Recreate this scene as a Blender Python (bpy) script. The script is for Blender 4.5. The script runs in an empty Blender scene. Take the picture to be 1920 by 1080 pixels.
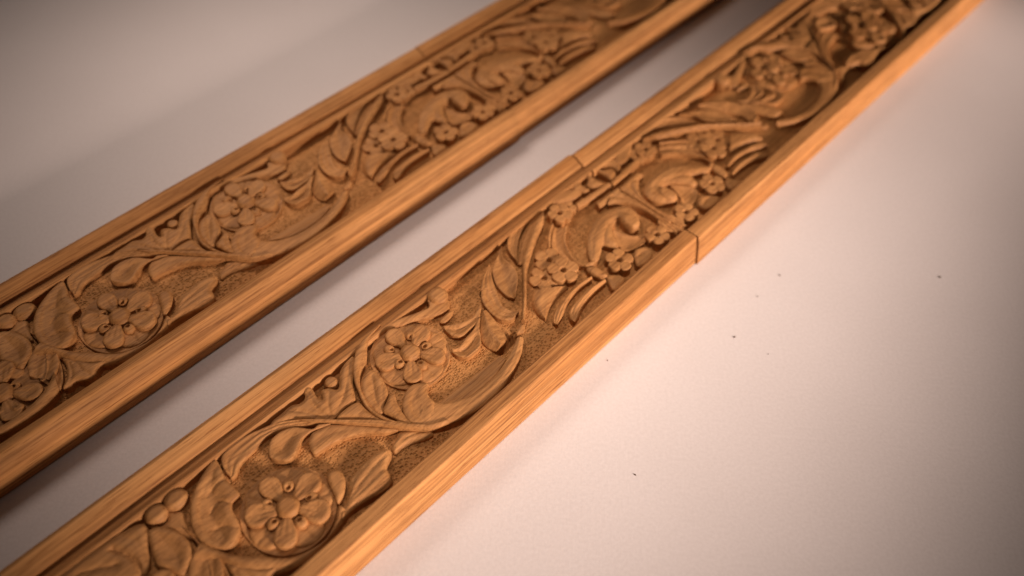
import bpy, bmesh, math, random
import numpy as np
from mathutils import Vector, Matrix, noise
from mathutils.geometry import delaunay_2d_cdt

# ------------------------------------------------------------------ camera, light, exposure
MM = 0.001
F_PX, PITCH, ROLL, YAW = 1655.43, 0.887623, 0.0647482, 0.701811   # pinhole solved from the straight edges
H_TOP = 241.056          # mm, lens above the plane of the rail tops
THICK = 14.0             # mm, thickness of the mouldings
CX, CY = 960.0, 540.0

sc = bpy.context.scene
COL = sc.collection

_d = np.array([0, math.cos(PITCH), -math.sin(PITCH)])
_x = np.array([1.0, 0, 0]); _u = np.cross(_x, _d)
_xr = math.cos(ROLL) * _x + math.sin(ROLL) * _u
_ur = -math.sin(ROLL) * _x + math.cos(ROLL) * _u
U = np.array([math.sin(YAW), math.cos(YAW), 0.0])      # along the mouldings
V = np.array([math.cos(YAW), -math.sin(YAW), 0.0])     # across, towards the lens side

cam_d = bpy.data.cameras.new('camera'); cam = bpy.data.objects.new('camera', cam_d); COL.objects.link(cam)
cam.matrix_world = Matrix(((_xr[0], _ur[0], -_d[0], 0), (_xr[1], _ur[1], -_d[1], 0),
                           (_xr[2], _ur[2], -_d[2], (H_TOP + THICK) * MM), (0, 0, 0, 1)))
cam_d.sensor_width = 36.0; cam_d.lens = F_PX / 1920.0 * 36.0
cam_d.clip_start = 0.01; cam_d.clip_end = 20.0
cam_d.dof.use_dof = True; cam_d.dof.focus_distance = 0.287; cam_d.dof.aperture_fstop = 5.3
sc.camera = cam

world = bpy.data.worlds.new('World'); sc.world = world; world.use_nodes = True
world.node_tree.nodes['Background'].inputs[0].default_value = (1.0, 0.74, 0.58, 1)
world.node_tree.nodes['Background'].inputs[1].default_value = 0.012

def uvz(u, v, z):        # moulding-aligned millimetres -> world metres (z above the table)
    p = U * u + V * v
    return Vector((p[0] * MM, p[1] * MM, z * MM))

def area_lamp(name, loc, target, size, watts, colour, spread=180, length=None):
    d = bpy.data.lights.new(name, 'AREA'); d.energy = watts; d.color = colour
    d.spread = math.radians(spread)
    o = bpy.data.objects.new(name, d); COL.objects.link(o); o.location = loc
    if length:                                       # strip box lying along the mouldings
        d.shape = 'RECTANGLE'; d.size = length; d.size_y = size
        zax = (loc - target).normalized(); xax = Vector(U); xax = (xax - zax * xax.dot(zax)).normalized()
        yax = zax.cross(xax)
        o.rotation_euler = Matrix((xax, yax, zax)).transposed().to_euler()
    else:
        d.shape = 'DISK'; d.size = size
        o.rotation_euler = (target - loc).to_track_quat('-Z', 'Y').to_euler()
    return o
area_lamp('key_strip_lamp', uvz(262, 230, 121), uvz(248, -96, 6), 0.045, 0.215, (1.0, 0.775, 0.68), 21, 0.50)
area_lamp('back_lamp', uvz(205, -515, 430), uvz(172, -240, 0), 0.18, 0.165, (1.0, 0.79, 0.69), 52)
area_lamp('overhead_lamp', uvz(165, -100, 640), uvz(165, -100, 0), 0.06, 0.07, (1.0, 0.785, 0.69), 34)

sc.view_settings.view_transform = 'Standard'; sc.view_settings.look = 'None'
sc.view_settings.exposure = 0.0; sc.view_settings.gamma = 1.0
sc.view_settings.use_curve_mapping = False

# ------------------------------------------------------------------ materials
def new_mat(name):
    m = bpy.data.materials.new(name); m.use_nodes = True
    nt = m.node_tree; b = nt.nodes['Principled BSDF']
    return m, nt, b

def N(nt, kind, **kw):
    n = nt.nodes.new(kind)
    for k, v in kw.items():
        if k.startswith('i_'):
            n.inputs[int(k[2:]) if k[2:].isdigit() else k[2:]].default_value = v
        else:
            setattr(n, k, v)
    return n

def ramp(nt, src, stops):
    r = nt.nodes.new('ShaderNodeValToRGB')
    e = r.color_ramp.elements
    e[0].position, e[0].color = stops[0][0], (*stops[0][1], 1)
    e[1].position, e[1].color = stops[-1][0], (*stops[-1][1], 1)
    for p, c in stops[1:-1]:
        q = e.new(p); q.color = (*c, 1)
    nt.links.new(src, r.inputs[0]); return r

def mixc(nt, fac, a, b, mode='MIX'):
    m = nt.nodes.new('ShaderNodeMix'); m.data_type = 'RGBA'; m.blend_type = mode
    if isinstance(fac, (int, float)): m.inputs[0].default_value = fac
    else: nt.links.new(fac, m.inputs[0])
    for s, k in ((a, 6), (b, 7)):
        if isinstance(s, tuple): m.inputs[k].default_value = (*s, 1)
        else: nt.links.new(s, m.inputs[k])
    return m.outputs[2]

def wood(name, light, dark, grain, stipple=0.0, rough=0.55, tool=0.0):
    """oak-brown timber, grain running along local X of the moulding; every length has its own board (batch)"""
    m, nt, b = new_mat(name)
    tc = N(nt, 'ShaderNodeTexCoord')
    at = N(nt, 'ShaderNodeAttribute'); at.attribute_type = 'OBJECT'; at.attribute_name = 'batch'
    off = N(nt, 'ShaderNodeVectorMath', operation='SCALE'); off.inputs[0].default_value = (0.37, 0.11, 0.23)
    nt.links.new(at.outputs['Fac'], off.inputs['Scale'])
    pos = N(nt, 'ShaderNodeVectorMath', operation='ADD')
    nt.links.new(tc.outputs['Object'], pos.inputs[0]); nt.links.new(off.outputs[0], pos.inputs[1])
    def stretched(sx, sy, sz, detail=4.0, rough_=0.6):
        mp = N(nt, 'ShaderNodeMapping'); mp.inputs['Scale'].default_value = (sx, sy, sz)
        nt.links.new(pos.outputs[0], mp.inputs[0])
        n = N(nt, 'ShaderNodeTexNoise'); n.inputs['Scale'].default_value = 1.0
        n.inputs['Detail'].default_value = detail; n.inputs['Roughness'].default_value = rough_
        n.inputs['Distortion'].default_value = 0.0
        nt.links.new(mp.outputs[0], n.inputs['Vector']); return n.outputs['Fac']
    broad = stretched(5, 85, 85, 3.0)
    fine = stretched(9, 900, 900, 5.0, 0.65)
    pores = stretched(85, 2400, 2400, 2.0)
    blot = stretched(45, 60, 60, 4.0)
    c1 = ramp(nt, broad, [(0.34, dark), (0.66, light)]).outputs[0]
    g = ramp(nt, fine, [(0.36, (1 - grain, 1 - grain * 1.12, 1 - grain * 1.2)), (0.60, (1.06, 1.05, 1.04))]).outputs[0]
    c2 = mixc(nt, 1.0, c1, g, 'MULTIPLY')
    p = ramp(nt, pores, [(0.33, (0.50, 0.40, 0.32)), (0.43, (1, 1, 1))]).outputs[0]
    c3 = mixc(nt, min(1.0, grain * 2.0), c2, p, 'MULTIPLY')
    bl = ramp(nt, blot, [(0.3, (0.84, 0.83, 0.81)), (0.7, (1.08, 1.06, 1.05))]).outputs[0]
    c4 = mixc(nt, 1.0, c3, bl, 'MULTIPLY')
    nt.links.new(c4, b.inputs['Base Color'])
    b.inputs['Roughness'].default_value = rough
    b.inputs['Specular IOR Level'].default_value = 0.2
    # relief: grain lines and pores, gouge facets, punched stipple
    bump = N(nt, 'ShaderNodeBump'); bump.inputs['Strength'].default_value = 0.7; bump.inputs['Distance'].default_value = 0.00018
    add = N(nt, 'ShaderNodeMath', operation='MULTIPLY_ADD'); add.inputs[1].default_value = 0.6
    nt.links.new(fine, add.inputs[0]); nt.links.new(pores, add.inputs[2])
    nt.links.new(add.outputs[0], bump.inputs['Height'])
    last = bump
    if tool:
        vo = N(nt, 'ShaderNodeTexVoronoi'); vo.feature = 'F1'; vo.inputs['Scale'].default_value = 1.0
        mp = N(nt, 'ShaderNodeMapping'); mp.inputs['Scale'].default_value = (430, 700, 260); mp.inputs['Rotation'].default_value = (0, 0, 0.6)
        wn = N(nt, 'ShaderNodeTexNoise'); wn.inputs['Scale'].default_value = 90; nt.links.new(pos.outputs[0], wn.inputs['Vector'])
        wp = N(nt, 'ShaderNodeVectorMath', operation='MULTIPLY_ADD'); wp.inputs[1].default_value = (0.004, 0.004, 0.004)
        nt.links.new(wn.outputs['Color'], wp.inputs[0]); nt.links.new(pos.outputs[0], wp.inputs[2])
        nt.links.new(wp.outputs[0], mp.inputs[0]); nt.links.new(mp.outputs[0], vo.inputs['Vector'])
        sq = N(nt, 'ShaderNodeMath', operation='POWER'); sq.inputs[1].default_value = 1.6
        nt.links.new(vo.outputs['Distance'], sq.inputs[0])
        b2 = N(nt, 'ShaderNodeBump'); b2.inputs['Strength'].default_value = tool; b2.inputs['Distance'].default_value = 0.00032
        nt.links.new(sq.outputs[0], b2.inputs['Height']); nt.links.new(last.outputs[0], b2.inputs['Normal']); last = b2
    if stipple:
        vo = N(nt, 'ShaderNodeTexVoronoi'); vo.feature = 'F1'; vo.inputs['Scale'].default_value = 1050
        vo.inputs['Randomness'].default_value = 0.7
        mp = N(nt, 'ShaderNodeMapping'); mp.inputs['Scale'].default_value = (0.9, 1.0, 0.02)
        nt.links.new(tc.outputs['Object'], mp.inputs[0]); nt.links.new(mp.outputs[0], vo.inputs['Vector'])
        r = ramp(nt, vo.outputs['Distance'], [(0.05, (0, 0, 0)), (0.5, (1, 1, 1))])
        b3 = N(nt, 'ShaderNodeBump'); b3.inputs['Strength'].default_value = stipple; b3.inputs['Distance'].default_value = 0.0009
        nt.links.new(r.outputs[0], b3.inputs['Height']); nt.links.new(last.outputs[0], b3.inputs['Normal']); last = b3
    nt.links.new(last.outputs[0], b.inputs['Normal'])
    return m

M_CARVE = wood('carved_wood', (0.525, 0.266, 0.094), (0.41, 0.195, 0.062), 0.32, rough=0.6, tool=0.22)
M_FLOOR = wood('punched_ground_wood', (0.56, 0.28, 0.094), (0.47, 0.218, 0.066), 0.2, stipple=0.8, rough=0.65)
M_RAIL = wood('planed_rail_wood', (0.63, 0.328, 0.118), (0.46, 0.212, 0.064), 0.42, rough=0.7)

def cloth_mat():
    m, nt, b = new_mat('pale_primed_canvas')
    tc = N(nt, 'ShaderNodeTexCoord')
    n1 = N(nt, 'ShaderNodeTexNoise'); n1.inputs['Scale'].default_value = 9; n1.inputs['Detail'].default_value = 4
    nt.links.new(tc.outputs['Object'], n1.inputs['Vector'])
    n2 = N(nt, 'ShaderNodeTexNoise'); n2.inputs['Scale'].default_value = 900; n2.inputs['Detail'].default_value = 4
    nt.links.new(tc.outputs['Object'], n2.inputs['Vector'])
    c = ramp(nt, n1.outputs['Fac'], [(0.3, (0.70, 0.655, 0.63)), (0.7, (0.76, 0.715, 0.69))]).outputs[0]
    c = mixc(nt, 1.0, c, ramp(nt, n2.outputs['Fac'], [(0.3, (0.95, 0.945, 0.94)), (0.7, (1.03, 1.03, 1.03))]).outputs[0], 'MULTIPLY')
    nt.links.new(c, b.inputs['Base Color'])
    b.inputs['Roughness'].default_value = 0.8; b.inputs['Specular IOR Level'].default_value = 0.2
    wv = N(nt, 'ShaderNodeTexVoronoi'); wv.inputs['Scale'].default_value = 1100; wv.inputs['Randomness'].default_value = 0.6
    nt.links.new(tc.outputs['Object'], wv.inputs['Vector'])
    bp = N(nt, 'ShaderNodeBump'); bp.inputs['Strength'].default_value = 0.16; bp.inputs['Distance'].default_value = 0.0002
    nt.links.new(wv.outputs['Distance'], bp.inputs['Height']); nt.links.new(bp.outputs[0], b.inputs['Normal'])
    return m
M_CLOTH = cloth_mat()

# ------------------------------------------------------------------ table
bm = bmesh.new()
bmesh.ops.create_grid(bm, x_segments=4, y_segments=4, size=1.5)
me = bpy.data.meshes.new('tabletop'); bm.to_mesh(me); bm.free()
table = bpy.data.objects.new('tabletop', me); COL.objects.link(table); me.materials.append(M_CLOTH)
table['kind'] = 'structure'; table['label'] = 'pale pinkish white canvas covered tabletop under the mouldings'
table.location = (0.1, 0.3, 0)

# ------------------------------------------------------------------ tracing: photo pixel -> point on a moulding
ROWS = {1: (217.0, -158.6), 2: (220.5, -253.6)}     # joint position along, outer edge across (mm)

def px2xy(p, row=1, z=-1.5):
    v = _d + _xr * (p[0] - CX) / F_PX - _ur * (p[1] - CY) / F_PX
    t = (z - H_TOP) / v[2]
    P = t * v
    u, w = P @ U, P @ V
    J, v0 = ROWS[row]
    return (min(u - J, -0.3), -(w - v0))            # local x along (joint at 0), local y (0 .. -66)

class Crop:                                          # readings taken from an enlarged crop of the photograph
    def __init__(s, x, y, k, row=1): s.x, s.y, s.k, s.row = x, y, k, row
    def __call__(s, *pts, z=-1.5):
        return [px2xy((s.x + a * s.k, s.y + b * s.k), s.row, z) for a, b in pts]
R1, R2, R3, R4 = (Crop(*o, 1 / 6) for o in ((80, 900), (340, 800), (420, 860), (480, 720)))
R5, R6, R7, R8 = (Crop(*o, 1 / 6) for o in ((640, 570), (780, 520), (880, 390), (1020, 280)))
C2 = Crop(340, 740, 600 / 1906); C3 = Crop(520, 520, 540 / 1918); C4 = Crop(840, 380, 0.25)
G = Crop(0, 480, 420 / 1296, 2)

# ------------------------------------------------------------------ mesh tools (millimetres in, metres out)
ZF = -6.0                                            # level of the punched ground

def spline(P, n, closed=False):
    P = np.array(P, float); m = len(P)
    if m == 2 and not closed:
        t = np.linspace(0, 1, n)[:, None]; return P[0] * (1 - t) + P[1] * t
    idx = range(m if closed else m - 1); out = []
    for i in idx:
        if closed: p0, p1, p2, p3 = P[(i - 1) % m], P[i], P[(i + 1) % m], P[(i + 2) % m]
        else: p0, p1, p2, p3 = P[max(i - 1, 0)], P[i], P[i + 1], P[min(i + 2, m - 1)]
        # centripetal-ish Catmull-Rom
        t = np.linspace(0, 1, 14, endpoint=False)[:, None]
        a = np.linalg.norm(p2 - p1) + 1e-9
        m1 = (p2 - p0) * a / (np.linalg.norm(p2 - p1) + np.linalg.norm(p1 - p0) + 1e-9)
        m2 = (p3 - p1) * a / (np.linalg.norm(p2 - p1) + np.linalg.norm(p3 - p2) + 1e-9)
        h = (2*t**3 - 3*t**2 + 1) * p1 + (t**3 - 2*t**2 + t) * m1 + (-2*t**3 + 3*t**2) * p2 + (t**3 - t**2) * m2
        out.append(h)
    Q = np.vstack(out + ([P[:1]] if closed else [P[-1:]]))
    s = np.r_[0, np.cumsum(np.linalg.norm(np.diff(Q, axis=0), axis=1))]
    tt = np.linspace(0, s[-1], n + 1)[:-1] if closed else np.linspace(0, s[-1], n)
    return np.stack([np.interp(tt, s, Q[:, 0]), np.interp(tt, s, Q[:, 1])], 1)

def wobble(x, y, amp=0.08, sc_=0.28):
    return amp * (noise.noise(Vector((x * sc_, y * sc_, 3.1))) + 0.5 * noise.noise(Vector((x * sc_ * 2.7, y * sc_ * 2.7, 8.4))))

def finish(name, verts, faces, sharp_edges, mat, parent):
    me = bpy.data.meshes.new(name)
    me.from_pydata([(x * MM, y * MM, (z + THICK) * MM) for x, y, z in verts], [], faces)
    me.polygons.foreach_set('use_smooth', [True] * len(me.polygons))
    if sharp_edges:
        ss = {tuple(sorted(e)) for e in sharp_edges}
        at = me.attributes.new('sharp_edge', 'BOOLEAN', 'EDGE')
        at.data.foreach_set('value', [tuple(sorted(e.vertices)) in ss for e in me.edges])
    bm_ = bmesh.new(); bm_.from_mesh(me)
    bmesh.ops.recalc_face_normals(bm_, faces=bm_.faces); bm_.to_mesh(me); bm_.free()
    me.materials.append(mat)
    o = bpy.data.objects.new(name, me); COL.objects.link(o)
    if parent is not None: o.parent = parent
    return o

def lerpv(v, s):                                     # a height: number, or values spread evenly along the length
    if isinstance(v, (int, float)): return float(v)
    return float(np.interp(s, np.linspace(0, 1, len(v)), v))

def loft(name, A, B, zA, zM, zB, parent, n=34, m=11, flutes=0, fl=0.25, ridge=False, base=ZF - 0.3, mat=None, edge=0.35, amp=0.10):
    """carved strip between two traced edges; section runs zA - zM - zB"""
    a, b = spline(A, n), spline(B, n)
    if not flutes and not ridge and name in ('acanthus_blade', 'leaf_blade', 'scroll_leaf', 'sheaf_blade', 'stem_leaf', 'ribbon'): flutes, fl, m = 3, .32, max(m, 17)
    k = m + 2
    verts, faces = [], []
    for i in range(n):
        s = i / (n - 1); za, zm, zb = lerpv(zA, s), lerpv(zM, s), lerpv(zB, s)
        w = np.linalg.norm(a[i] - b[i])
        t1, t2 = min(.06, .17 / max(w, .1)), min(.13, .40 / max(w, .1))
        T = [0, t1, t2] + list(np.linspace(t2, 1 - t2, m - 2)[1:-1]) + [1 - t2, 1 - t1, 1]
        for t in T:
            p = a[i] * (1 - t) + b[i] * t
            if ridge: z = za + (zm - za) * t * 2 if t < .5 else zm + (zb - zm) * (t - .5) * 2
            else:
                z = za * (1 - t) * (1 - 2 * t) + zm * 4 * t * (1 - t) + zb * t * (2 * t - 1)
            if flutes: z -= fl * (1 - abs(math.sin(math.pi * flutes * t))) * min(1, w / 3)
            if t in (0, 1): z -= edge * min(1, w / 2)
            elif t in (t1, 1 - t1): z -= edge * .25 * min(1, w / 2)
            verts.append((p[0], p[1], z + wobble(p[0], p[1], amp)))
    for i in range(n - 1):
        for j in range(k - 1):
            faces.append((i*k+j, i*k+j+1, (i+1)*k+j+1, (i+1)*k+j))
    loop = [j for j in range(k)] + [i*k+k-1 for i in range(1, n)] + [(n-1)*k+j for j in range(k-2, -1, -1)] + [i*k for i in range(n-2, 0, -1)]
    q = len(verts); verts += [(verts[i][0], verts[i][1], min(base, verts[i][2] - .05)) for i in loop]
    L = len(loop); sharp = []
    for i in range(L):
        j = (i + 1) % L
        faces.append((loop[i], loop[j], q + j, q + i)); sharp.append((loop[i], loop[j]))
    return finish(name, verts, faces, sharp, mat or M_CARVE, parent)

def plate(name, P, zc, ze, parent, dome=3.0, veins=(), dish=0.0, tilt=None, step=0.6, base=ZF - 0.3, mat=None, dimples=(), amp=0.10, smooth=True, power=1.0):
    """carved pad with a traced outline: rim height ze rising (or sinking) to zc, veins cut in"""
    P0 = np.array(P, float)
    per = np.sum(np.linalg.norm(P0 - np.roll(P0, -1, 0), axis=1))
    nb = int(max(18, min(170, per * 1.05 / 0.42)))
    O = spline(P, nb, True) if smooth else P0
    lo, hi = O.min(0), O.max(0)
    g = []
    step *= .72
    yy = np.arange(lo[1], hi[1], step * .87)
    for r, y in enumerate(yy):
        for x in np.arange(lo[0] + (r % 2) * step / 2, hi[0], step): g.append((x, y))
    g = np.array(g) if g else np.zeros((0, 2))
    S0, S1 = O, np.roll(O, -1, 0)
    def sd(Q):                                       # distance to the outline
        d = S1 - S0; L2 = (d**2).sum(1) + 1e-12
        t = np.clip(((Q[:, None] - S0) * d).sum(2) / L2, 0, 1)
        return np.linalg.norm(Q[:, None] - (S0 + t[..., None] * d), axis=2).min(1)
    def inside(Q):
        x, y = Q[:, 0][:, None], Q[:, 1][:, None]
        c = ((S0[:, 1] > y) != (S1[:, 1] > y)) & (x < (S1[:, 0] - S0[:, 0]) * (y - S0[:, 1]) / (S1[:, 1] - S0[:, 1] + 1e-12) + S0[:, 0])
        return c.sum(1) % 2 == 1
    if len(g):
        g = g[inside(g)]
        if len(g): g = g[sd(g) > 0.5]
    # a tight inner ring carries the rounded arris
    Tn = np.roll(O, -1, 0) - np.roll(O, 1, 0); Tn /= np.linalg.norm(Tn, axis=1)[:, None] + 1e-9
    area = 0.5 * np.sum(O[:, 0] * np.roll(O[:, 1], -1) - np.roll(O[:, 0], -1) * O[:, 1])
    Nn = np.stack([-Tn[:, 1], Tn[:, 0]], 1) * (1 if area > 0 else -1)
    rings = []
    for off, tol in ((.16, .12), (.36, .31)):
        ring = O + Nn * off
        ring = ring[inside(ring)]
        if len(ring): ring = ring[sd(ring) > tol]
        rings.append(ring)
    ring = np.vstack(rings)
    Q = np.vstack([O, ring, g])
    vs, es, fs, ov, oe, of = delaunay_2d_cdt([Vector(p) for p in Q], [], [list(range(len(O)))], 1, 1e-4)
    Q2 = np.array([(v.x, v.y) for v in vs])
    dist = sd(Q2)
    f = np.clip(dist / (dome * .5), 0, 1); f = 1 - (1 - f)**2
    z = ze + (zc - ze) * f**power
    if dish: z -= dish * np.clip((dist - .5) / dome, 0, 1)
    z -= 0.3 * np.clip(1 - dist / 0.17, 0, 1)
    if tilt is not None:                             # (point low, point high, amount)
        p0, p1, am = np.array(tilt[0]), np.array(tilt[1]), tilt[2]
        dd = p1 - p0; z += am * np.clip(((Q2 - p0) @ dd) / (dd @ dd), 0, 1)
    for pts, dep, wid in veins:
        c = spline(pts, 24)
        dm = np.linalg.norm(Q2[:, None] - c[None], axis=2).min(1)
        z -= dep * 1.15 * np.exp(-dm / (wid * .8))
    for c, r, dep in dimples:
        dm = np.linalg.norm(Q2 - np.array(c), axis=1); z -= dep * np.exp(-(dm / r)**4)
    verts = [(x, y, zz + wobble(x, y, amp)) for (x, y), zz in zip(Q2, z)]
    faces = [tuple(t) for t in fs]
    cnt = {}
    for t in faces:
        for i in range(len(t)):
            e = (t[i], t[(i + 1) % len(t)]); k = tuple(sorted(e)); cnt.setdefault(k, []).append(e)
    sharp, low = [], {}
    for k, e in cnt.items():
        if len(e) == 1:
            i, j = e[0]
            for w in (i, j):
                if w not in low:
                    low[w] = len(verts); verts.append((verts[w][0], verts[w][1], min(base, verts[w][2] - .05)))
            faces.append((j, i, low[i], low[j])); sharp.append((i, j))
    return finish(name, verts, faces, sharp, mat or M_CARVE, parent)

def centroid(P): return tuple(np.mean(np.array(P), axis=0))

def circle(c, rx, ry=None, ang=0.0, n=20):
    ry = ry or rx; out = []
    for i in range(n):
        t = 2 * math.pi * i / n; x, y = rx * math.cos(t), ry * math.sin(t)
        out.append((c[0] + x * math.cos(ang) - y * math.sin(ang), c[1] + x * math.sin(ang) + y * math.cos(ang)))
    return out

def dome(name, c, r, z_top, z_edge, parent, squash=1.0, base=ZF - 0.3):
    return plate(name, circle(c, r, r * squash), z_top, z_edge, parent, dome=r, step=0.5, base=base, amp=0.06, power=.8)

def rosette(crop, centre, petals, stamens, R, parent, rnd):
    """five-petalled flower on a round boss: boss > petals, stamens, button"""
    c = crop(centre)[0]
    O = []
    for i in range(64):
        t = 2 * math.pi * i / 64
        O.append((c[0] + R * (1 + .012 * math.sin(5 * t + 1)) * math.cos(t), c[1] + R * (1 + .012 * math.cos(3 * t)) * math.sin(t)))
    angs = [math.atan2(crop(p)[0][1] - c[1], crop(p)[0][0] - c[0]) for p in petals]
    mids = sorted(angs)
    boss = plate('rosette', O, -3.6, -3.0, parent, dome=R * .8, step=.62, amp=.1)
    def petal_outline(a, r0, r1, w):
        ca, sa = math.cos(a), math.sin(a)
        prof = [(0, .30), (.18, .55), (.38, .86), (.58, 1.0), (.76, .96), (.90, .70), (.98, .30)]
        L = [(r0 + (r1 - r0) * s, w * v) for s, v in prof]; pts = L + [(r1, 0)] + [(x, -y) for x, y in L[::-1]]
        return [(c[0] + x * ca - y * sa, c[1] + x * sa + y * ca) for x, y in pts]
    for i, a in enumerate(mids):                     # lower whorl showing between the petals
        nx = mids[(i + 1) % len(mids)] + (2 * math.pi if i == len(mids) - 1 else 0)
        t = (a + nx) / 2; w = min(5.2, R * (nx - a) * .30)
        plate('sepal', petal_outline(t, 3.5, R * .965, w), -2.5, -3.0, boss, dome=2.4, step=.6, base=-4.5,
              veins=[([(c[0] + 6 * math.cos(t), c[1] + 6 * math.sin(t)), (c[0] + R * .9 * math.cos(t), c[1] + R * .9 * math.sin(t))], .35, .5)])
    for k, p in enumerate(petals):
        q = crop(p)[0]; a = angs[k]; r0, r1 = 3.2, R * (.91 + rnd.uniform(-.03, .03))
        w = 3.55 * (1 + rnd.uniform(-.09, .09)) * R / 14
        ca, sa = math.cos(a), math.sin(a)
        P = petal_outline(a, r0, r1, w)
        vv = []
        for off in (-.22, 0, .22):
            b0 = (c[0] + 3.2 * math.cos(a + off * 1.3), c[1] + 3.2 * math.sin(a + off * 1.3))
            b1 = (c[0] + r1 * .68 * math.cos(a + off), c[1] + r1 * .68 * math.sin(a + off))
            vv.append(([b0, b1], .22, .42))
        plate('petal', P, -1.0 + rnd.uniform(-.25, .2), -1.5, boss, dome=2.2, dish=rnd.uniform(-.1, .5), veins=vv, step=.5, base=-4.5,
              tilt=(c, (c[0] + r1 * ca, c[1] + r1 * sa), rnd.uniform(.1, .5)))
    for p in stamens:
        q = crop(p)[0]; h = (q[0] + (c[0] - q[0]) * .12, q[1] + (c[1] - q[1]) * .12)
        plate('stamen', circle(q, 1.95 * R / 14), -.9, -1.7, boss, dome=2.2, step=.35, base=-4.5, dimples=[(h, .62, 1.8)], amp=.05)
    dome('button', c, 3.7 * R / 14, -.1, -1.7, boss, base=-4.5)
    return boss

def blossom(crop, centre, r, parent, rot=0.0, n=5, z=-1.4, base=ZF - .3, lobe=.17, dimp=1.0):
    """small flat flower with a drilled eye"""
    c = crop(centre)[0]; P = []
    for i in range(n * 8):
        t = 2 * math.pi * i / (n * 8)
        q = abs(math.cos(n * t / 2)) ** .55
        rr = r * (1 - lobe * 1.6 + lobe * 1.6 * q)
        P.append((c[0] + rr * math.cos(t + rot), c[1] + rr * math.sin(t + rot)))
    vv = []
    for i in range(n):
        t = rot + 2 * math.pi * (i + .5) / n
        vv.append(([(c[0] + r * .45 * math.cos(t), c[1] + r * .45 * math.sin(t)), (c[0] + r * .8 * math.cos(t), c[1] + r * .8 * math.sin(t))], .5, .22))
    return plate('blossom', P, z, z - .1, parent, dome=1.0, veins=vv, step=.4, base=base, dimples=[(c, .95, 4.0 * dimp)], amp=.05)

# ------------------------------------------------------------------ the rails and the ground of one length of moulding
def extrude(name, prof, x0, x1, parent, mat, closed_prof=True, nx=60, amp=0.05, bow=None):
    verts, faces, sharp = [], [], []
    xs = np.linspace(x0, x1, nx); k = len(prof)
    for i, x in enumerate(xs):
        for j, (y, z, *fl) in enumerate(prof):
            mov = 0 if z < -12 else amp * noise.noise(Vector((x * .06, y * .5, z * .5 + 4)))
            verts.append((x, -y + mov * .7, z + mov))
    for i in range(nx - 1):
        for j in range(k):
            j2 = (j + 1) % k
            faces.append((i*k+j, i*k+j2, (i+1)*k+j2, (i+1)*k+j))
            if len(prof[j]) > 2: sharp.append((i*k+j, (i+1)*k+j))
    faces.append(tuple(range(k))); faces.append(tuple(range((nx-1)*k, nx*k)))
    for b in (0, (nx-1)*k):
        for j in range(k): sharp.append((b + j, b + (j + 1) % k))
    return finish(name, verts, faces, sharp, mat, parent)

def arc(cx, cz, r, a0, a1, n=7, sx=1.0):
    return [(cx + sx * r * math.cos(math.radians(a)), cz + r * math.sin(math.radians(a))) for a in np.linspace(a0, a1, n)]

PROF_MOULDED = ([(0.2, -THICK + .02, 1), (0.0, -2.0)] + [(0.25, -1.1), (.8, -.5), (1.5, 0.1), (2.2, 0.3), (2.9, 0.2), (5.0, -.6), (6.8, -1.32), (7.2, -1.5), (7.5, -1.95, 1)]
                + [(7.7, -3.0), (8.5, -3.3), (9.6, -2.9), (10.7, -1.95), (11.5, -1.3), (12.2, -1.15), (12.9, -1.5), (13.15, -2.2), (13.25, -3.2), (13.3, ZF - .4), (13.3, -THICK + .02, 1)])
PROF_FLAT = [(58.0, -THICK + .02, 1), (58.0, ZF), (58.15, -.8), (58.35, -.42), (58.7, -.31), (58.9, -.29), (61.0, -.15), (63.2, -.025), (63.45, -.04), (63.75, -.16), (63.9, -.42), (63.98, -.75), (64.25, -1.6), (65.0, -5.0), (65.9, -10.0), (66.35, -THICK + 1.0), (66.3, -THICK + .5), (65.7, -THICK + .02, 1)]
PROF_ROUND = [(57.4, -THICK + .02, 1), (57.4, ZF), (57.5, -2.6), (57.9, -1.9), (58.8, -1.25), (60.2, -.4), (61.3, -.05), (62.3, -.25), (63.0, -.7), (63.7, -1.35), (64.6, -2.5), (65.3, -4.0), (65.8, -6.0), (66.1, -8.5), (66.2, -THICK + 1.2), (66.1, -THICK + .7), (65.3, -THICK + .02, 1)]

_h0, _h1 = R6((905, 835), (1120, 610), z=-3.5)
HOLE = ((_h0[0] + _h1[0]) / 2, (_h0[1] + _h1[1]) / 2, math.atan2(_h1[1] - _h0[1], _h1[0] - _h0[0]))
def ground(x, y, hole=False):
    """level of the punched ground: sunk along both rails, fuller in the middle"""
    e = min(y - 13.3, (57.3 - y) * .8); t = min(1, max(0, (e - 1.0) / 4.5)); t = t * t * (3 - 2 * t)
    deep = 1 / (1 + math.exp(-(52 - abs(x)) / 4.0)) # sunk deeper round the sheaf by the joint
    z = -5.6 + (1.45 - .7 * deep) * t
    if hole:                                         # the deep chip where the stem has broken away
        p, q = x - HOLE[0], -y - HOLE[1]; c_, s_ = math.cos(HOLE[2]), math.sin(HOLE[2])
        z -= 9.0 * math.exp(-(((p * c_ + q * s_) / 4.4)**4 + ((q * c_ - p * s_) / 1.7)**4))
    return z + .22 * noise.noise(Vector((x * .13, y * .13, 1.7))) + .10 * noise.noise(Vector((x * .5, y * .5, 5.7)))

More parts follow.
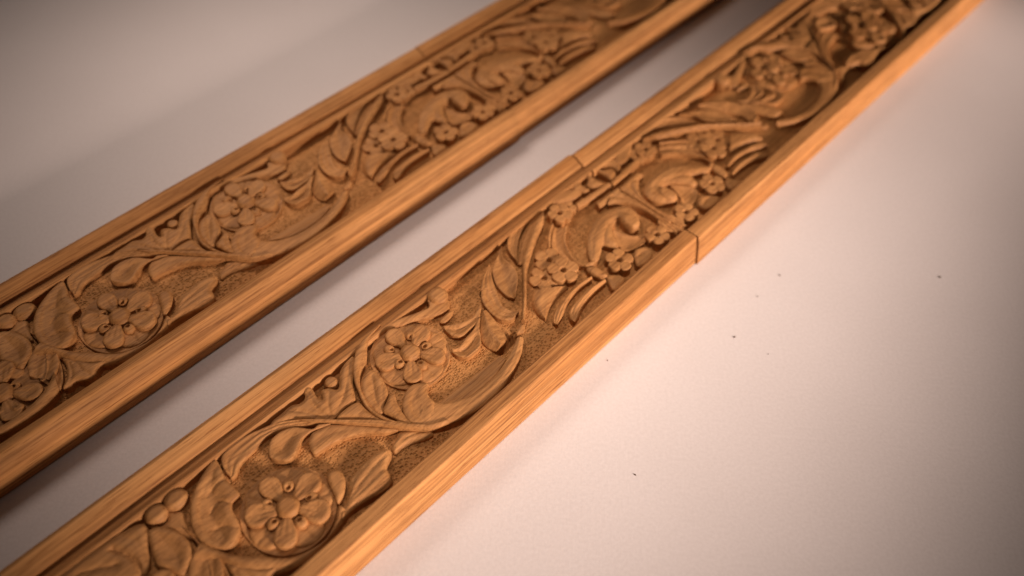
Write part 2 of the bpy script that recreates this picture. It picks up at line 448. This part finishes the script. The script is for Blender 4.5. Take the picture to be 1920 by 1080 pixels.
def board(x0, x1, parent, hole=False):
    """ground of the carving: a gently uneven punched surface between the rails"""
    ys = np.linspace(13.3, 57.3, 75); xs = np.linspace(x0, x1, 470); verts, faces = [], []
    for x in xs:
        for y in ys:
            verts.append((x, -y, ground(x, y, hole)))
    k = len(ys)
    for i in range(len(xs) - 1):
        for j in range(k - 1): faces.append((i*k+j, i*k+j+1, (i+1)*k+j+1, (i+1)*k+j))
    n = len(xs); loop = list(range(k)) + [i*k+k-1 for i in range(1, n)] + [(n-1)*k+j for j in range(k-2, -1, -1)] + [i*k for i in range(n-2, 0, -1)]
    q = len(verts); verts += [(verts[i][0], verts[i][1], -THICK + .02) for i in loop]
    L = len(loop); sharp = []
    for i in range(L):
        j = (i + 1) % L; faces.append((loop[i], loop[j], q + j, q + i)); sharp.append((loop[i], loop[j]))
    faces.append(tuple(range(q, q + L)))
    return finish('base_board', verts, faces, sharp, M_FLOOR, parent)

def thing(name, row, label, rot=0.0, du=0.0, dv=0.0):
    J, v0 = ROWS[row]
    o = bpy.data.objects.new(name, None); COL.objects.link(o); o.empty_display_size = 0.02
    o.location = uvz(J + du, v0 + dv, 0); o.rotation_euler = (0, 0, math.pi / 2 - YAW + rot)
    o['label'] = label; o['category'] = 'wood carving'; o['kind'] = 'thing'; o['group'] = 'lengths of carved wooden moulding'
    return o

LEN = 285.0
GAP = 0.24
rnd = random.Random(11)

# ------------------------------------------------------------------ the near length, carved from the traced drawing
near = thing('carved_wooden_strip', 1, 'square edged carved moulding in the foreground, nearer of the two lengths beside the open table')

board(-LEN, -GAP, near, True)
extrude('moulded_rail', PROF_MOULDED, -LEN, -GAP, near, M_RAIL)

def carve(T):
    # -- scroll running out of the picture at the near end
    rosette(G, (4, 790), [(20, 640), (150, 790), (60, 930), (-110, 850), (-120, 700)], [(75, 755), (90, 880), (-20, 900), (-130, 780), (-60, 690)], 13.2, T, rnd)
    loft('scroll_leaf', G((150, 430), (270, 500), (345, 610), (368, 720), (350, 775)), G((205, 490), (250, 560), (262, 640), (250, 715), (225, 720)), -1.6, -2.6, -1.3, T)
    loft('stem', G((-60, 1010), (60, 945), (200, 845), (290, 740), (330, 665)), G((-60, 1050), (80, 990), (240, 890), (330, 800), (350, 770)), -1.8, -1.1, -2.2, T)
    plate('palmette_leaf', G((345, 590), (420, 592), (520, 612), (610, 600), (565, 650), (548, 690), (500, 718), (430, 728), (395, 760), (350, 772), (372, 700), (366, 640)), -1.3, -2.3, T, dome=3,
          veins=[(G((420, 600), (470, 660), (520, 690)), .5, .6), (G((390, 620), (410, 690), (390, 745)), .5, .6)])
    plate('acanthus_leaf', R1((60, 1180), (250, 1000), (420, 885), (700, 695), (900, 565), (1110, 480), (1190, 560), (1180, 760), (1190, 960), (1130, 1090), (900, 1180), (500, 1260)), -1.0, -2.2, T, dome=5,
          veins=[(R1((780, 780), (960, 850), (1070, 940), (1110, 1080)), 1.5, .8), (R1((400, 1060), (620, 1000), (820, 960)), 1.0, 1.0), (R1((900, 640), (1060, 700), (1150, 900)), .5, 1.4)])
    plate('acanthus_lobe', R1((1180, 570), (1330, 520), (1520, 575), (1640, 680), (1690, 800), (1640, 960), (1560, 1070), (1400, 1010), (1300, 985), (1240, 880), (1200, 740)), -.8, -2.0, T, dome=4, dish=1.2)
    plate('acanthus_lobe', R1((1190, 1010), (1330, 1000), (1500, 1060), (1600, 1090), (1560, 1200), (1380, 1260), (1220, 1180)), -1.6, -2.4, T, dome=3)
    dome('bead', R1((1270, 375))[0], 3.4, -.9, -2.4, T, .9)
    dome('bead', R1((1492, 205))[0], 3.7, -.9, -2.4, T, .85)
    plate('bead_stalk', R1((1150, 470), (1300, 490), (1380, 440), (1400, 330), (1460, 330), (1560, 330), (1600, 460), (1660, 640), (1450, 560), (1250, 530)), -2.7, -3.3, T, dome=3)

    # -- first flower and the leaves round it
    rosette(R3, (720, 545), [(500, 300), (960, 270), (1080, 590), (690, 870), (330, 640)], [(720, 300), (480, 510), (545, 730), (865, 710), (985, 430)], 14.0, T, rnd)
    plate('scroll_leaf', C2((200, 385), (135, 455), (78, 560), (50, 660), (57, 775), (110, 868), (200, 915), (290, 905), (345, 815), (338, 750), (305, 690), (300, 640), (345, 590), (310, 545), (262, 500), (238, 440)), -.7, -1.7, T, dome=5, dish=1.6,
          veins=[(C2((215, 420), (150, 520), (110, 660), (140, 800), (230, 880)), .5, 1.4), (C2((290, 640), (220, 640), (170, 700)), .7, .7), (C2((330, 790), (250, 780), (190, 800)), .5, .7), (C2((255, 500), (200, 540), (150, 600)), .5, .7)])
    loft('stem', C2((120, 875), (230, 925), (330, 950), (470, 958), (640, 965), (780, 912), (880, 835), (925, 740), (935, 655)), C2((60, 1010), (200, 985), (340, 1050), (520, 1065), (690, 1015), (810, 925), (905, 825), (965, 740), (992, 690)), -1.6, (-.8, -1.2, -1.6, -1.6), -2.4, T, n=46, flutes=1, fl=.3)
    loft('stem_leaf', C2((110, 880), (60, 960), (40, 1060), (60, 1150)), C2((225, 960), (250, 1040), (240, 1110), (200, 1180)), -1.3, -1.9, -1.2, T)
    plate('leaf_lobe', C2((862, 485), (885, 450), (930, 442), (968, 478), (978, 540), (962, 605), (930, 645), (905, 590)), -1.2, -1.9, T, dome=3)
    plate('veined_leaf', C2((985, 600), (1000, 505), (1060, 425), (1130, 358), (1190, 325), (1242, 322), (1250, 365), (1225, 435), (1252, 480), (1252, 515), (1205, 565), (1100, 625), (1005, 690), (960, 745), (940, 720)), -.9, -2.2, T, dome=4,
          veins=[(C2((970, 690), (1060, 540), (1150, 430), (1235, 345)), .7, .5), (C2((975, 680), (1090, 560), (1210, 440)), .5, .4), (C2((970, 660), (1030, 520), (1110, 410)), .5, .4), (C2((985, 690), (1110, 590), (1230, 500)), .6, .4), (C2((975, 640), (1010, 540), (1060, 450)), .4, .35)])
    loft('leaf_blade', C2((842, 400), (500, 400))[:0] + R4((840, 398), (440, 400), (200, 440), (80, 490)) + R2((700, 112), (560, 210), (452, 330), (452, 420), (500, 512), (548, 562)),
         R4((850, 432), (650, 448), (430, 482), (280, 512), (100, 592)) + R2((830, 222), (720, 330), (645, 430), (605, 520), (552, 570)), -1.2, (-.9, -1.4, -1.8, -2.2), -2.1, T, n=52)
    plate('hook_leaf', R4((640, 500), (430, 485), (280, 532), (172, 622), (140, 720), (152, 820), (260, 862), (380, 852), (440, 782), (482, 690), (530, 600), (640, 525), (840, 445), (700, 455)), -1.1, -1.5, T, dome=4, dish=1.5)
    plate('leaf_blade', R4((640, 535), (760, 480), (870, 445), (1300, 470), (1600, 502), (1480, 535), (1200, 548), (1000, 592), (850, 660), (720, 742), (660, 782), (612, 745), (590, 662), (602, 585)), -1.3, -2.0, T, dome=4, dish=.8)
    loft('stem', R4((430, 402), (860, 402), (1120, 398), (1400, 402), (1600, 440), (1930, 455)), R4((640, 442), (860, 437), (1100, 462), (1300, 472), (1620, 502), (1930, 512)), -1.3, -.5, -1.6, T, n=40, flutes=2, fl=.3)
    plate('veined_leaf', R4((1620, 505), (1560, 600), (1515, 690), (1560, 760), (1640, 700), (1760, 640), (1900, 590), (2000, 530), (1940, 495)), -2.2, -3.4, T, dome=4,
          veins=[(R4((1900, 505), (1700, 580), (1560, 690)), .6, .4), (R4((1930, 530), (1780, 600), (1600, 720)), .5, .4)])
    plate('palmette_leaf', C3((90, 850), (160, 830), (182, 790), (174, 750), (200, 722), (235, 742), (262, 790), (300, 812), (288, 772), (292, 748), (342, 733), (402, 742), (412, 700), (416, 620), (460, 555), (505, 520), (512, 600), (503, 690), (518, 815), (450, 862), (382, 930), (330, 942), (200, 942), (100, 950), (0, 985), (-60, 1010), (-40, 960), (30, 900)), -.9, -1.9, T, dome=4,
          veins=[(C3((350, 930), (270, 880), (205, 770)), .7, .8), (C3((360, 925), (340, 850), (345, 760)), .5, .7), (C3((375, 915), (440, 800), (470, 660), (490, 550)), .7, .9), (C3((300, 935), (180, 900), (90, 890)), .6, .8)])
    dome('leaf_curl', C3((358, 690))[0], 2.3, -1.5, -2.6, T)
    plate('leaf_lobe', R4((905, 388), (980, 295), (1095, 215), (1160, 202), (1225, 265), (1335, 352), (1450, 408), (1300, 405), (1080, 398)), -.8, -1.8, T, dome=4)

    # -- second flower, its C-scroll and the long sweeping leaf
    rosette(R5, (775, 545), [(560, 330), (910, 300), (1070, 580), (800, 790), (480, 645)], [(780, 350), (535, 505), (650, 665), (905, 680), (960, 470)], 13.4, T, rnd)
    loft('stem', R5((440, 240), (250, 400), (170, 530), (135, 680), (140, 850), (190, 1000)) + C3((590, 872), (680, 940), (800, 985), (900, 1002)),
         R5((345, 355), (292, 450), (288, 590), (255, 700), (222, 800), (235, 960)) + C3((630, 860), (720, 925), (800, 955), (900, 978)), -.9, -.7, -2.2, T, n=50)
    plate('scroll_leaf', C3((622, 608), (572, 650), (552, 702), (562, 785), (605, 855), (690, 905), (715, 835), (738, 775), (722, 712), (682, 652)), -.8, -1.8, T, dome=4, dish=.7,
          veins=[(C3((680, 890), (650, 780), (630, 650)), .45, .7), (C3((690, 880), (700, 790), (705, 720)), .35, .5)])
    plate('leaf_lobe', C3((742, 792), (780, 772), (798, 830), (842, 905), (905, 985), (820, 960), (740, 915), (700, 890), (722, 835)), -.9, -1.7, T, dome=3, veins=[(C3((765, 800), (790, 870), (860, 955)), .5, .6)])
    plate('leaf_lobe', C3((830, 865), (838, 800), (865, 745), (905, 712), (985, 700), (1008, 712), (996, 755), (1018, 800), (1050, 835), (1040, 915), (1000, 975), (905, 980), (850, 925)), -.7, -1.5, T, dome=5, dish=.9,
          veins=[(C3((940, 740), (900, 800), (910, 900), (980, 960)), .3, .9)])
    loft('sweeping_leaf', C3((1062, 818), (1250, 668), (1400, 552), (1475, 495)), C3((1120, 826), (1215, 806), (1330, 748), (1450, 640), (1525, 530)), -3.5, -3.3, -2.6, T, n=40, flutes=2, fl=.3)
    loft('sweeping_leaf', C3((1000, 800), (1045, 822), (1110, 828), (1200, 812), (1325, 755), (1452, 642), (1540, 515), (1592, 405)), C3((930, 992), (1010, 1000), (1150, 970), (1310, 890), (1450, 782), (1550, 662), (1622, 520), (1642, 405)), (-1.5, -1.7, -2.0, -1.6), (-1.1, -1.1, -1.0, -.7), (-1.5, -1.4, -1.3, -1.5), T, n=50, flutes=3, fl=.3)
    loft('stem', C3((800, 955), (880, 972), (1000, 978), (1130, 945)), C3((800, 990), (900, 1010), (1020, 1012), (1150, 972)), -1.4, -.7, -1.8, T, n=26, m=9)
    loft('stem', R7((835, 35), (762, 130), (700, 280), (640, 450), (600, 600), (598, 800), (598, 1080)) + R6((1192, 350), (1186, 488)), R7((838, 180), (765, 330), (722, 450), (690, 560), (652, 700), (645, 900), (645, 1080)) + R6((1240, 350), (1226, 490)), -1.4, -.4, -1.6, T, n=44, m=9)
    plate('broken_stem_scar', R6((1175, 492), (1225, 492), (1222, 580), (1180, 590), (1130, 600), (1150, 540)), -3.0, -3.4, T, dome=2)
    # -- half leaf against the rising stem
    loft('acanthus_blade', R7((360, 420), (300, 560), (258, 690), (305, 850), (410, 965), (505, 1005)), R7((365, 430), (385, 560), (485, 645), (542, 745), (548, 835), (515, 1000)), -2.0, (-1.6, -2.8, -2.6, -2.2), -1.1, T, ridge=True)
    loft('acanthus_blade', R7((600, 150), (500, 215), (432, 350), (435, 460), (530, 595)), R7((660, 125), (580, 270), (548, 420), (540, 520), (540, 600)), -1.3, -2.3, -1.9, T)
    loft('acanthus_blade', R7((800, 40), (690, 130), (610, 260), (565, 420), (545, 600)), R7((835, 60), (760, 150), (690, 290), (635, 450), (598, 610)), -2.6, -3.2, -2.1, T)
    loft('acanthus_blade', R7((225, 630), (150, 780), (115, 950)) + R6((728, 120), (738, 250), (800, 352), (900, 442), (1000, 478), (1090, 462), (1158, 385)), R7((235, 640), (262, 780), (312, 930)) + R6((900, 120), (970, 285), (1045, 342), (1156, 383)), -1.2, (-1.8, -1.3, -2.4, -1.5), -1.9, T, n=46)
    loft('acanthus_blade', R6((728, 425), (716, 560), (732, 662), (800, 752), (905, 802)), R6((790, 345), (880, 452), (960, 562), (1022, 670), (1000, 720)), -3.2, (-1.4, -1.2, -1.0, -.9), -2.4, T, ridge=True, edge=.1)
    plate('acanthus_blade', R6((305, 540), (400, 522), (520, 492), (640, 432), (715, 290), (735, 330), (722, 425), (690, 502), (602, 582), (540, 642), (470, 662), (380, 632)), -1.4, -1.8, T, dome=4, dish=1.6,
          veins=[(R6((360, 560), (520, 560), (680, 460)), .8, .9)])
    plate('acanthus_blade', R6((402, 790), (480, 778), (560, 672), (642, 582), (720, 432), (714, 560), (732, 682), (722, 772), (650, 842), (580, 890), (480, 882), (412, 832)), -1.6, -1.7, T, dome=4, dish=1.7,
          veins=[(R6((440, 820), (580, 790), (690, 650)), .8, .9)])
    dome('bead', R6((245, 208))[0], 3.7, -.3, -1.6, T)
    loft('tendril', C3((1000, 150), (1010, 195), (950, 225), (850, 262), (740, 302), (690, 325), (640, 360)), C3((1145, 150), (1142, 200), (1080, 238), (960, 272), (880, 300), (760, 335), (690, 360)), -1.5, (-1.6, -1.3, -1.4), -2.1, T)
    plate('leaf_tip', C3((1078, 285), (1120, 232), (1172, 208), (1155, 252), (1115, 292)), -1.8, -2.6, T, dome=2)

    # -- sheaf, ribbons and small flowers by the joint
    loft('ribbon', R7((945, 195), (928, 330), (932, 430), (1000, 490), (1060, 590)), R7((1105, 195), (1080, 300), (1105, 430), (1175, 550), (1285, 640)), -2.0, -3.2, -1.5, T)
    loft('flower_stalk', R7((918, 180), (884, 300), (884, 455)), R7((950, 185), (918, 310), (912, 455)), -1.8, -1.2, -1.8, T, m=9)
    blossom(R7, (900, 572), 5.8, T, .5, z=-1.9)
    blossom(R7, (845, 762), 5.7, T, .2, z=-2.5)
    blossom(R7, (1055, 700), 6.0, T, .9, z=-1.0)
    blossom(R8, (175, 712), 4.8, T, 1.4, z=-1.3)
    blossom(R8, (255, 640), 4.0, T, .4, z=-1.9)
    blossom(C4, (1285, 430), 5.4, T, .75, z=-1.1)
    blossom(C4, (1568, 240), 4.9, T, .2, z=-1.1)
    blossom(R8, (1450, 800), 4.7, T, .9, z=-1.4)
    loft('sheaf_blade', C4((640, 650), (633, 740), (680, 822), (732, 862)), C4((905, 610), (820, 700), (765, 785), (735, 862)), -2.6, (-1.6, -1.3, -1.5, -2.2), -3.0, T, flutes=2, fl=.35)
    loft('sheaf_blade', C4((1070, 545), (960, 618), (862, 722), (800, 802), (788, 880), (818, 902)), C4((1085, 565), (982, 642), (902, 742), (860, 842), (822, 903)), -2.4, (-1.2, -1.2, -1.3, -2.4), -2.0, T)
    loft('sheaf_blade', C4((1165, 572), (1050, 640), (960, 732), (910, 802), (918, 852), (948, 882)), C4((1190, 585), (1095, 668), (1015, 768), (982, 842), (952, 884)), -2.2, (-1.1, -1.1, -1.3, -2.4), -2.2, T)
    plate('leaf_tip', C4((1038, 492), (1075, 468), (1120, 478), (1200, 540), (1150, 556), (1090, 535)), -1.4, -2.2, T, dome=2)
    plate('leaf_tip', C4((1020, 462), (1060, 438), (1115, 432), (1090, 460), (1045, 480)), -1.3, -2.2, T, dome=2)
    plate('leaf_tip', C4((1400, 352), (1480, 322), (1538, 358), (1505, 430), (1425, 462)), -1.6, -2.4, T, dome=3, dish=.5, veins=[(C4((1410, 400), (1520, 360)), .4, .4)])
    plate('leaf_tip', C4((1198, 540), (1280, 528), (1332, 560), (1302, 602), (1250, 642), (1210, 592)), -1.9, -2.6, T, dome=3)
    plate('curled_leaf', C4((1072, 432), (1045, 330), (1055, 222), (1110, 122), (1210, 46), (1330, 24), (1405, 60), (1435, 112), (1430, 180), (1392, 206), (1322, 172), (1292, 140), (1250, 140), (1232, 182), (1252, 262), (1282, 312), (1262, 342), (1205, 326), (1162, 312), (1150, 370), (1122, 432)), -.6, -1.8, T, dome=6,
          veins=[(C4((1090, 400), (1090, 270), (1150, 150), (1270, 80)), .5, 1.1), (C4((1170, 300), (1180, 220), (1220, 150)), .6, .7)], dimples=[(C4((1283, 132))[0], .9, 5.0)])
    plate('leaf_roll', C4((1300, 110), (1345, 92), (1400, 108), (1436, 150), (1428, 190), (1390, 205), (1330, 175), (1298, 145)), .2, -1.2, T, dome=2.6)
    plate('leaf_lobe', C4((1240, 190), (1310, 215), (1400, 235), (1470, 215), (1500, 180), (1490, 260), (1430, 320), (1340, 345), (1290, 320), (1255, 260)), -3.2, -2.4, T, dome=4)
    loft('fluted_band', R8((715, 612), (900, 600), (1100, 668), (1275, 785), (1500, 960)), [(-.26, y) for x, y in R8((790, 470), (900, 520), (1100, 640), (1295, 765), (1480, 880))], -1.0, -.9, -.9, T, flutes=2, fl=.7, n=40, m=15)
    loft('ribbon_bar', R8((352, 605), (520, 500)) + [(-.26, R8((700, 380))[0][1])], R8((385, 650), (560, 545)) + [(-.26, R8((736, 420))[0][1])], -1.6, -1.2, -1.8, T, m=9)
    loft('ribbon_bar', R8((578, 600), (680, 530)) + [(-.26, R8((800, 445))[0][1])], R8((632, 655), (740, 565)) + [(-.26, R8((856, 476))[0][1])], -1.7, -1.2, -1.8, T, m=9)
    plate('leaf_lobe', R8((60, 592), (150, 512), (240, 456), (370, 442), (425, 482), (335, 560), (250, 582), (130, 602)), -1.2, -2.0, T, dome=3)
    plate('leaf_lobe', R8((325, 445), (355, 360), (400, 335), (420, 385), (470, 420), (520, 445), (470, 478), (420, 470)), -1.5, -2.2, T, dome=2)
    plate('leaf_lobe', R8((462, 235), (520, 292), (600, 345), (668, 388), (600, 425), (530, 425), (480, 395), (500, 330), (470, 290)), -1.2, -2.0, T, dome=2.5, dimples=[(R8((548, 232))[0], .7, 1.5)])

carve(near)

# ------------------------------------------------------------------ the other three lengths share that carving
def mirrored(me, cache={}):
    if me.name not in cache:
        c = me.copy(); c.transform(Matrix.Scale(-1, 4, (1, 0, 0))); c.flip_normals(); cache[me.name] = c
    return cache[me.name]

carved = [c for c in near.children if c.name.split('.')[0] not in ('moulded_rail', 'flat_rail', 'base_board')]
def copy_part(o, parent, mirror, vary, top=True):
    c = o.copy(); COL.objects.link(c); c.parent = parent
    if mirror: c.data = mirrored(o.data)
    bb = np.array([v[:] for v in c.bound_box]); lo, hi = bb.min(0), bb.max(0)
    if top and max(-abs(lo[0]), -abs(hi[0])) < -0.004 and min(abs(lo[0]), abs(hi[0])) > 0.003:
        # hand work: no two of a kind sit or measure quite alike
        k = Vector(((lo + hi) / 2).tolist()); k.z = THICK * MM
        big = max(hi[0] - lo[0], hi[1] - lo[1]) > 0.03
        r = 0.012 if big else 0.05; f = 1 + vary.uniform(-.015, .015) if big else 1 + vary.uniform(-.06, .05)
        d = Vector((vary.uniform(-.5, .5), vary.uniform(-.35, .35), vary.uniform(-.35, .15))) * MM
        c.matrix_local = Matrix.Translation(k + d) @ Matrix.Rotation(vary.uniform(-r, r), 4, 'Z') @ Matrix.Diagonal((f, f, 1, 1)) @ Matrix.Translation(-k)
    for ch in list(o.children): copy_part(ch, c, mirror, vary, False)

extrude('flat_rail', PROF_FLAT, -LEN, -GAP, near, M_RAIL)

far = thing('carved_wooden_strip', 1, 'square edged carved moulding butted to the far end of the foreground one', -0.0015, .05, .8)
row2n = thing('carved_wooden_strip', 2, 'round edged carved moulding in the back row, cut off by the left picture edge')
row2f = thing('carved_wooden_strip', 2, 'round edged carved moulding in the back row, running blurred out at the top', 0.002, .1, -.25)
for i, (o, mir, rail) in enumerate(((far, True, PROF_FLAT), (row2n, False, PROF_ROUND), (row2f, True, [(y - (.75 if y > 59 else 0), max(z - .8, -THICK + .02), *f) for y, z, *f in PROF_ROUND]))):
    vary = random.Random(40 + i)
    for p in carved: copy_part(p, o, mir, vary)
    x0, x1 = (GAP, LEN) if mir else (-LEN, -GAP)
    board(x0, x1, o)
    extrude('moulded_rail', PROF_MOULDED, x0, x1, o, M_RAIL)
    extrude('flat_rail' if rail is PROF_FLAT else 'rounded_rail', rail, x0, x1, o, M_RAIL)
def set_batch(o, k):
    o['batch'] = float(k)
    for ch in o.children: set_batch(ch, k)
for k, o in enumerate((near, far, row2n, row2f)):
    for ch in o.children: set_batch(ch, k * 1.37)

# ------------------------------------------------------------------ crumbs of wood lying on the table
def crumb(px, r, label, seed):
    v = _d + _xr * (px[0] - CX) / F_PX - _ur * (px[1] - CY) / F_PX
    t = (-(H_TOP + THICK)) / v[2]; P = t * v
    rr = random.Random(seed); bm_ = bmesh.new(); bmesh.ops.create_icosphere(bm_, subdivisions=1, radius=r * MM)
    for q in bm_.verts: q.co = Vector((q.co.x * rr.uniform(.8, 1.9), q.co.y * rr.uniform(.5, 1.0), max(q.co.z * .6, -r * MM * .3) + r * MM * .3))
    me_ = bpy.data.meshes.new('wood_crumb'); bm_.to_mesh(me_); bm_.free(); me_.materials.append(M_CRUMB)
    o = bpy.data.objects.new('wood_crumb', me_); COL.objects.link(o)
    o.location = (P[0] * MM, P[1] * MM, 0.00002); o.rotation_euler = (0, 0, rr.uniform(0, 3))
    o['label'] = label; o['category'] = 'crumb'; o['group'] = 'crumbs of wood on the table'
M_CRUMB = wood('crumb_wood', (0.16, 0.10, 0.06), (0.10, 0.06, 0.035), 0.2)
crumb((1377, 632), .42, 'tiny dark crumb on the pale table, closest to the joint of the foreground strip', 1)
crumb((1462, 516), .34, 'tiny crumb on the pale table beside the farther length of the foreground row', 2)
crumb((1762, 520), .45, 'tiny dark crumb alone on the shaded table near the right picture edge', 3)
crumb((1190, 890), .38, 'tiny dark crumb on the brightest table area, lowest of the crumbs', 4)
crumb((1139, 676), .26, 'pale tiny crumb close to the square edge of the foreground strip', 5)
crumb((1420, 556), .28, 'faint tiny crumb between the two darker crumbs right of the joint', 6)
crumb((1440, 664), .22, 'faintest tiny crumb, just right of the darkest one near the joint', 7)
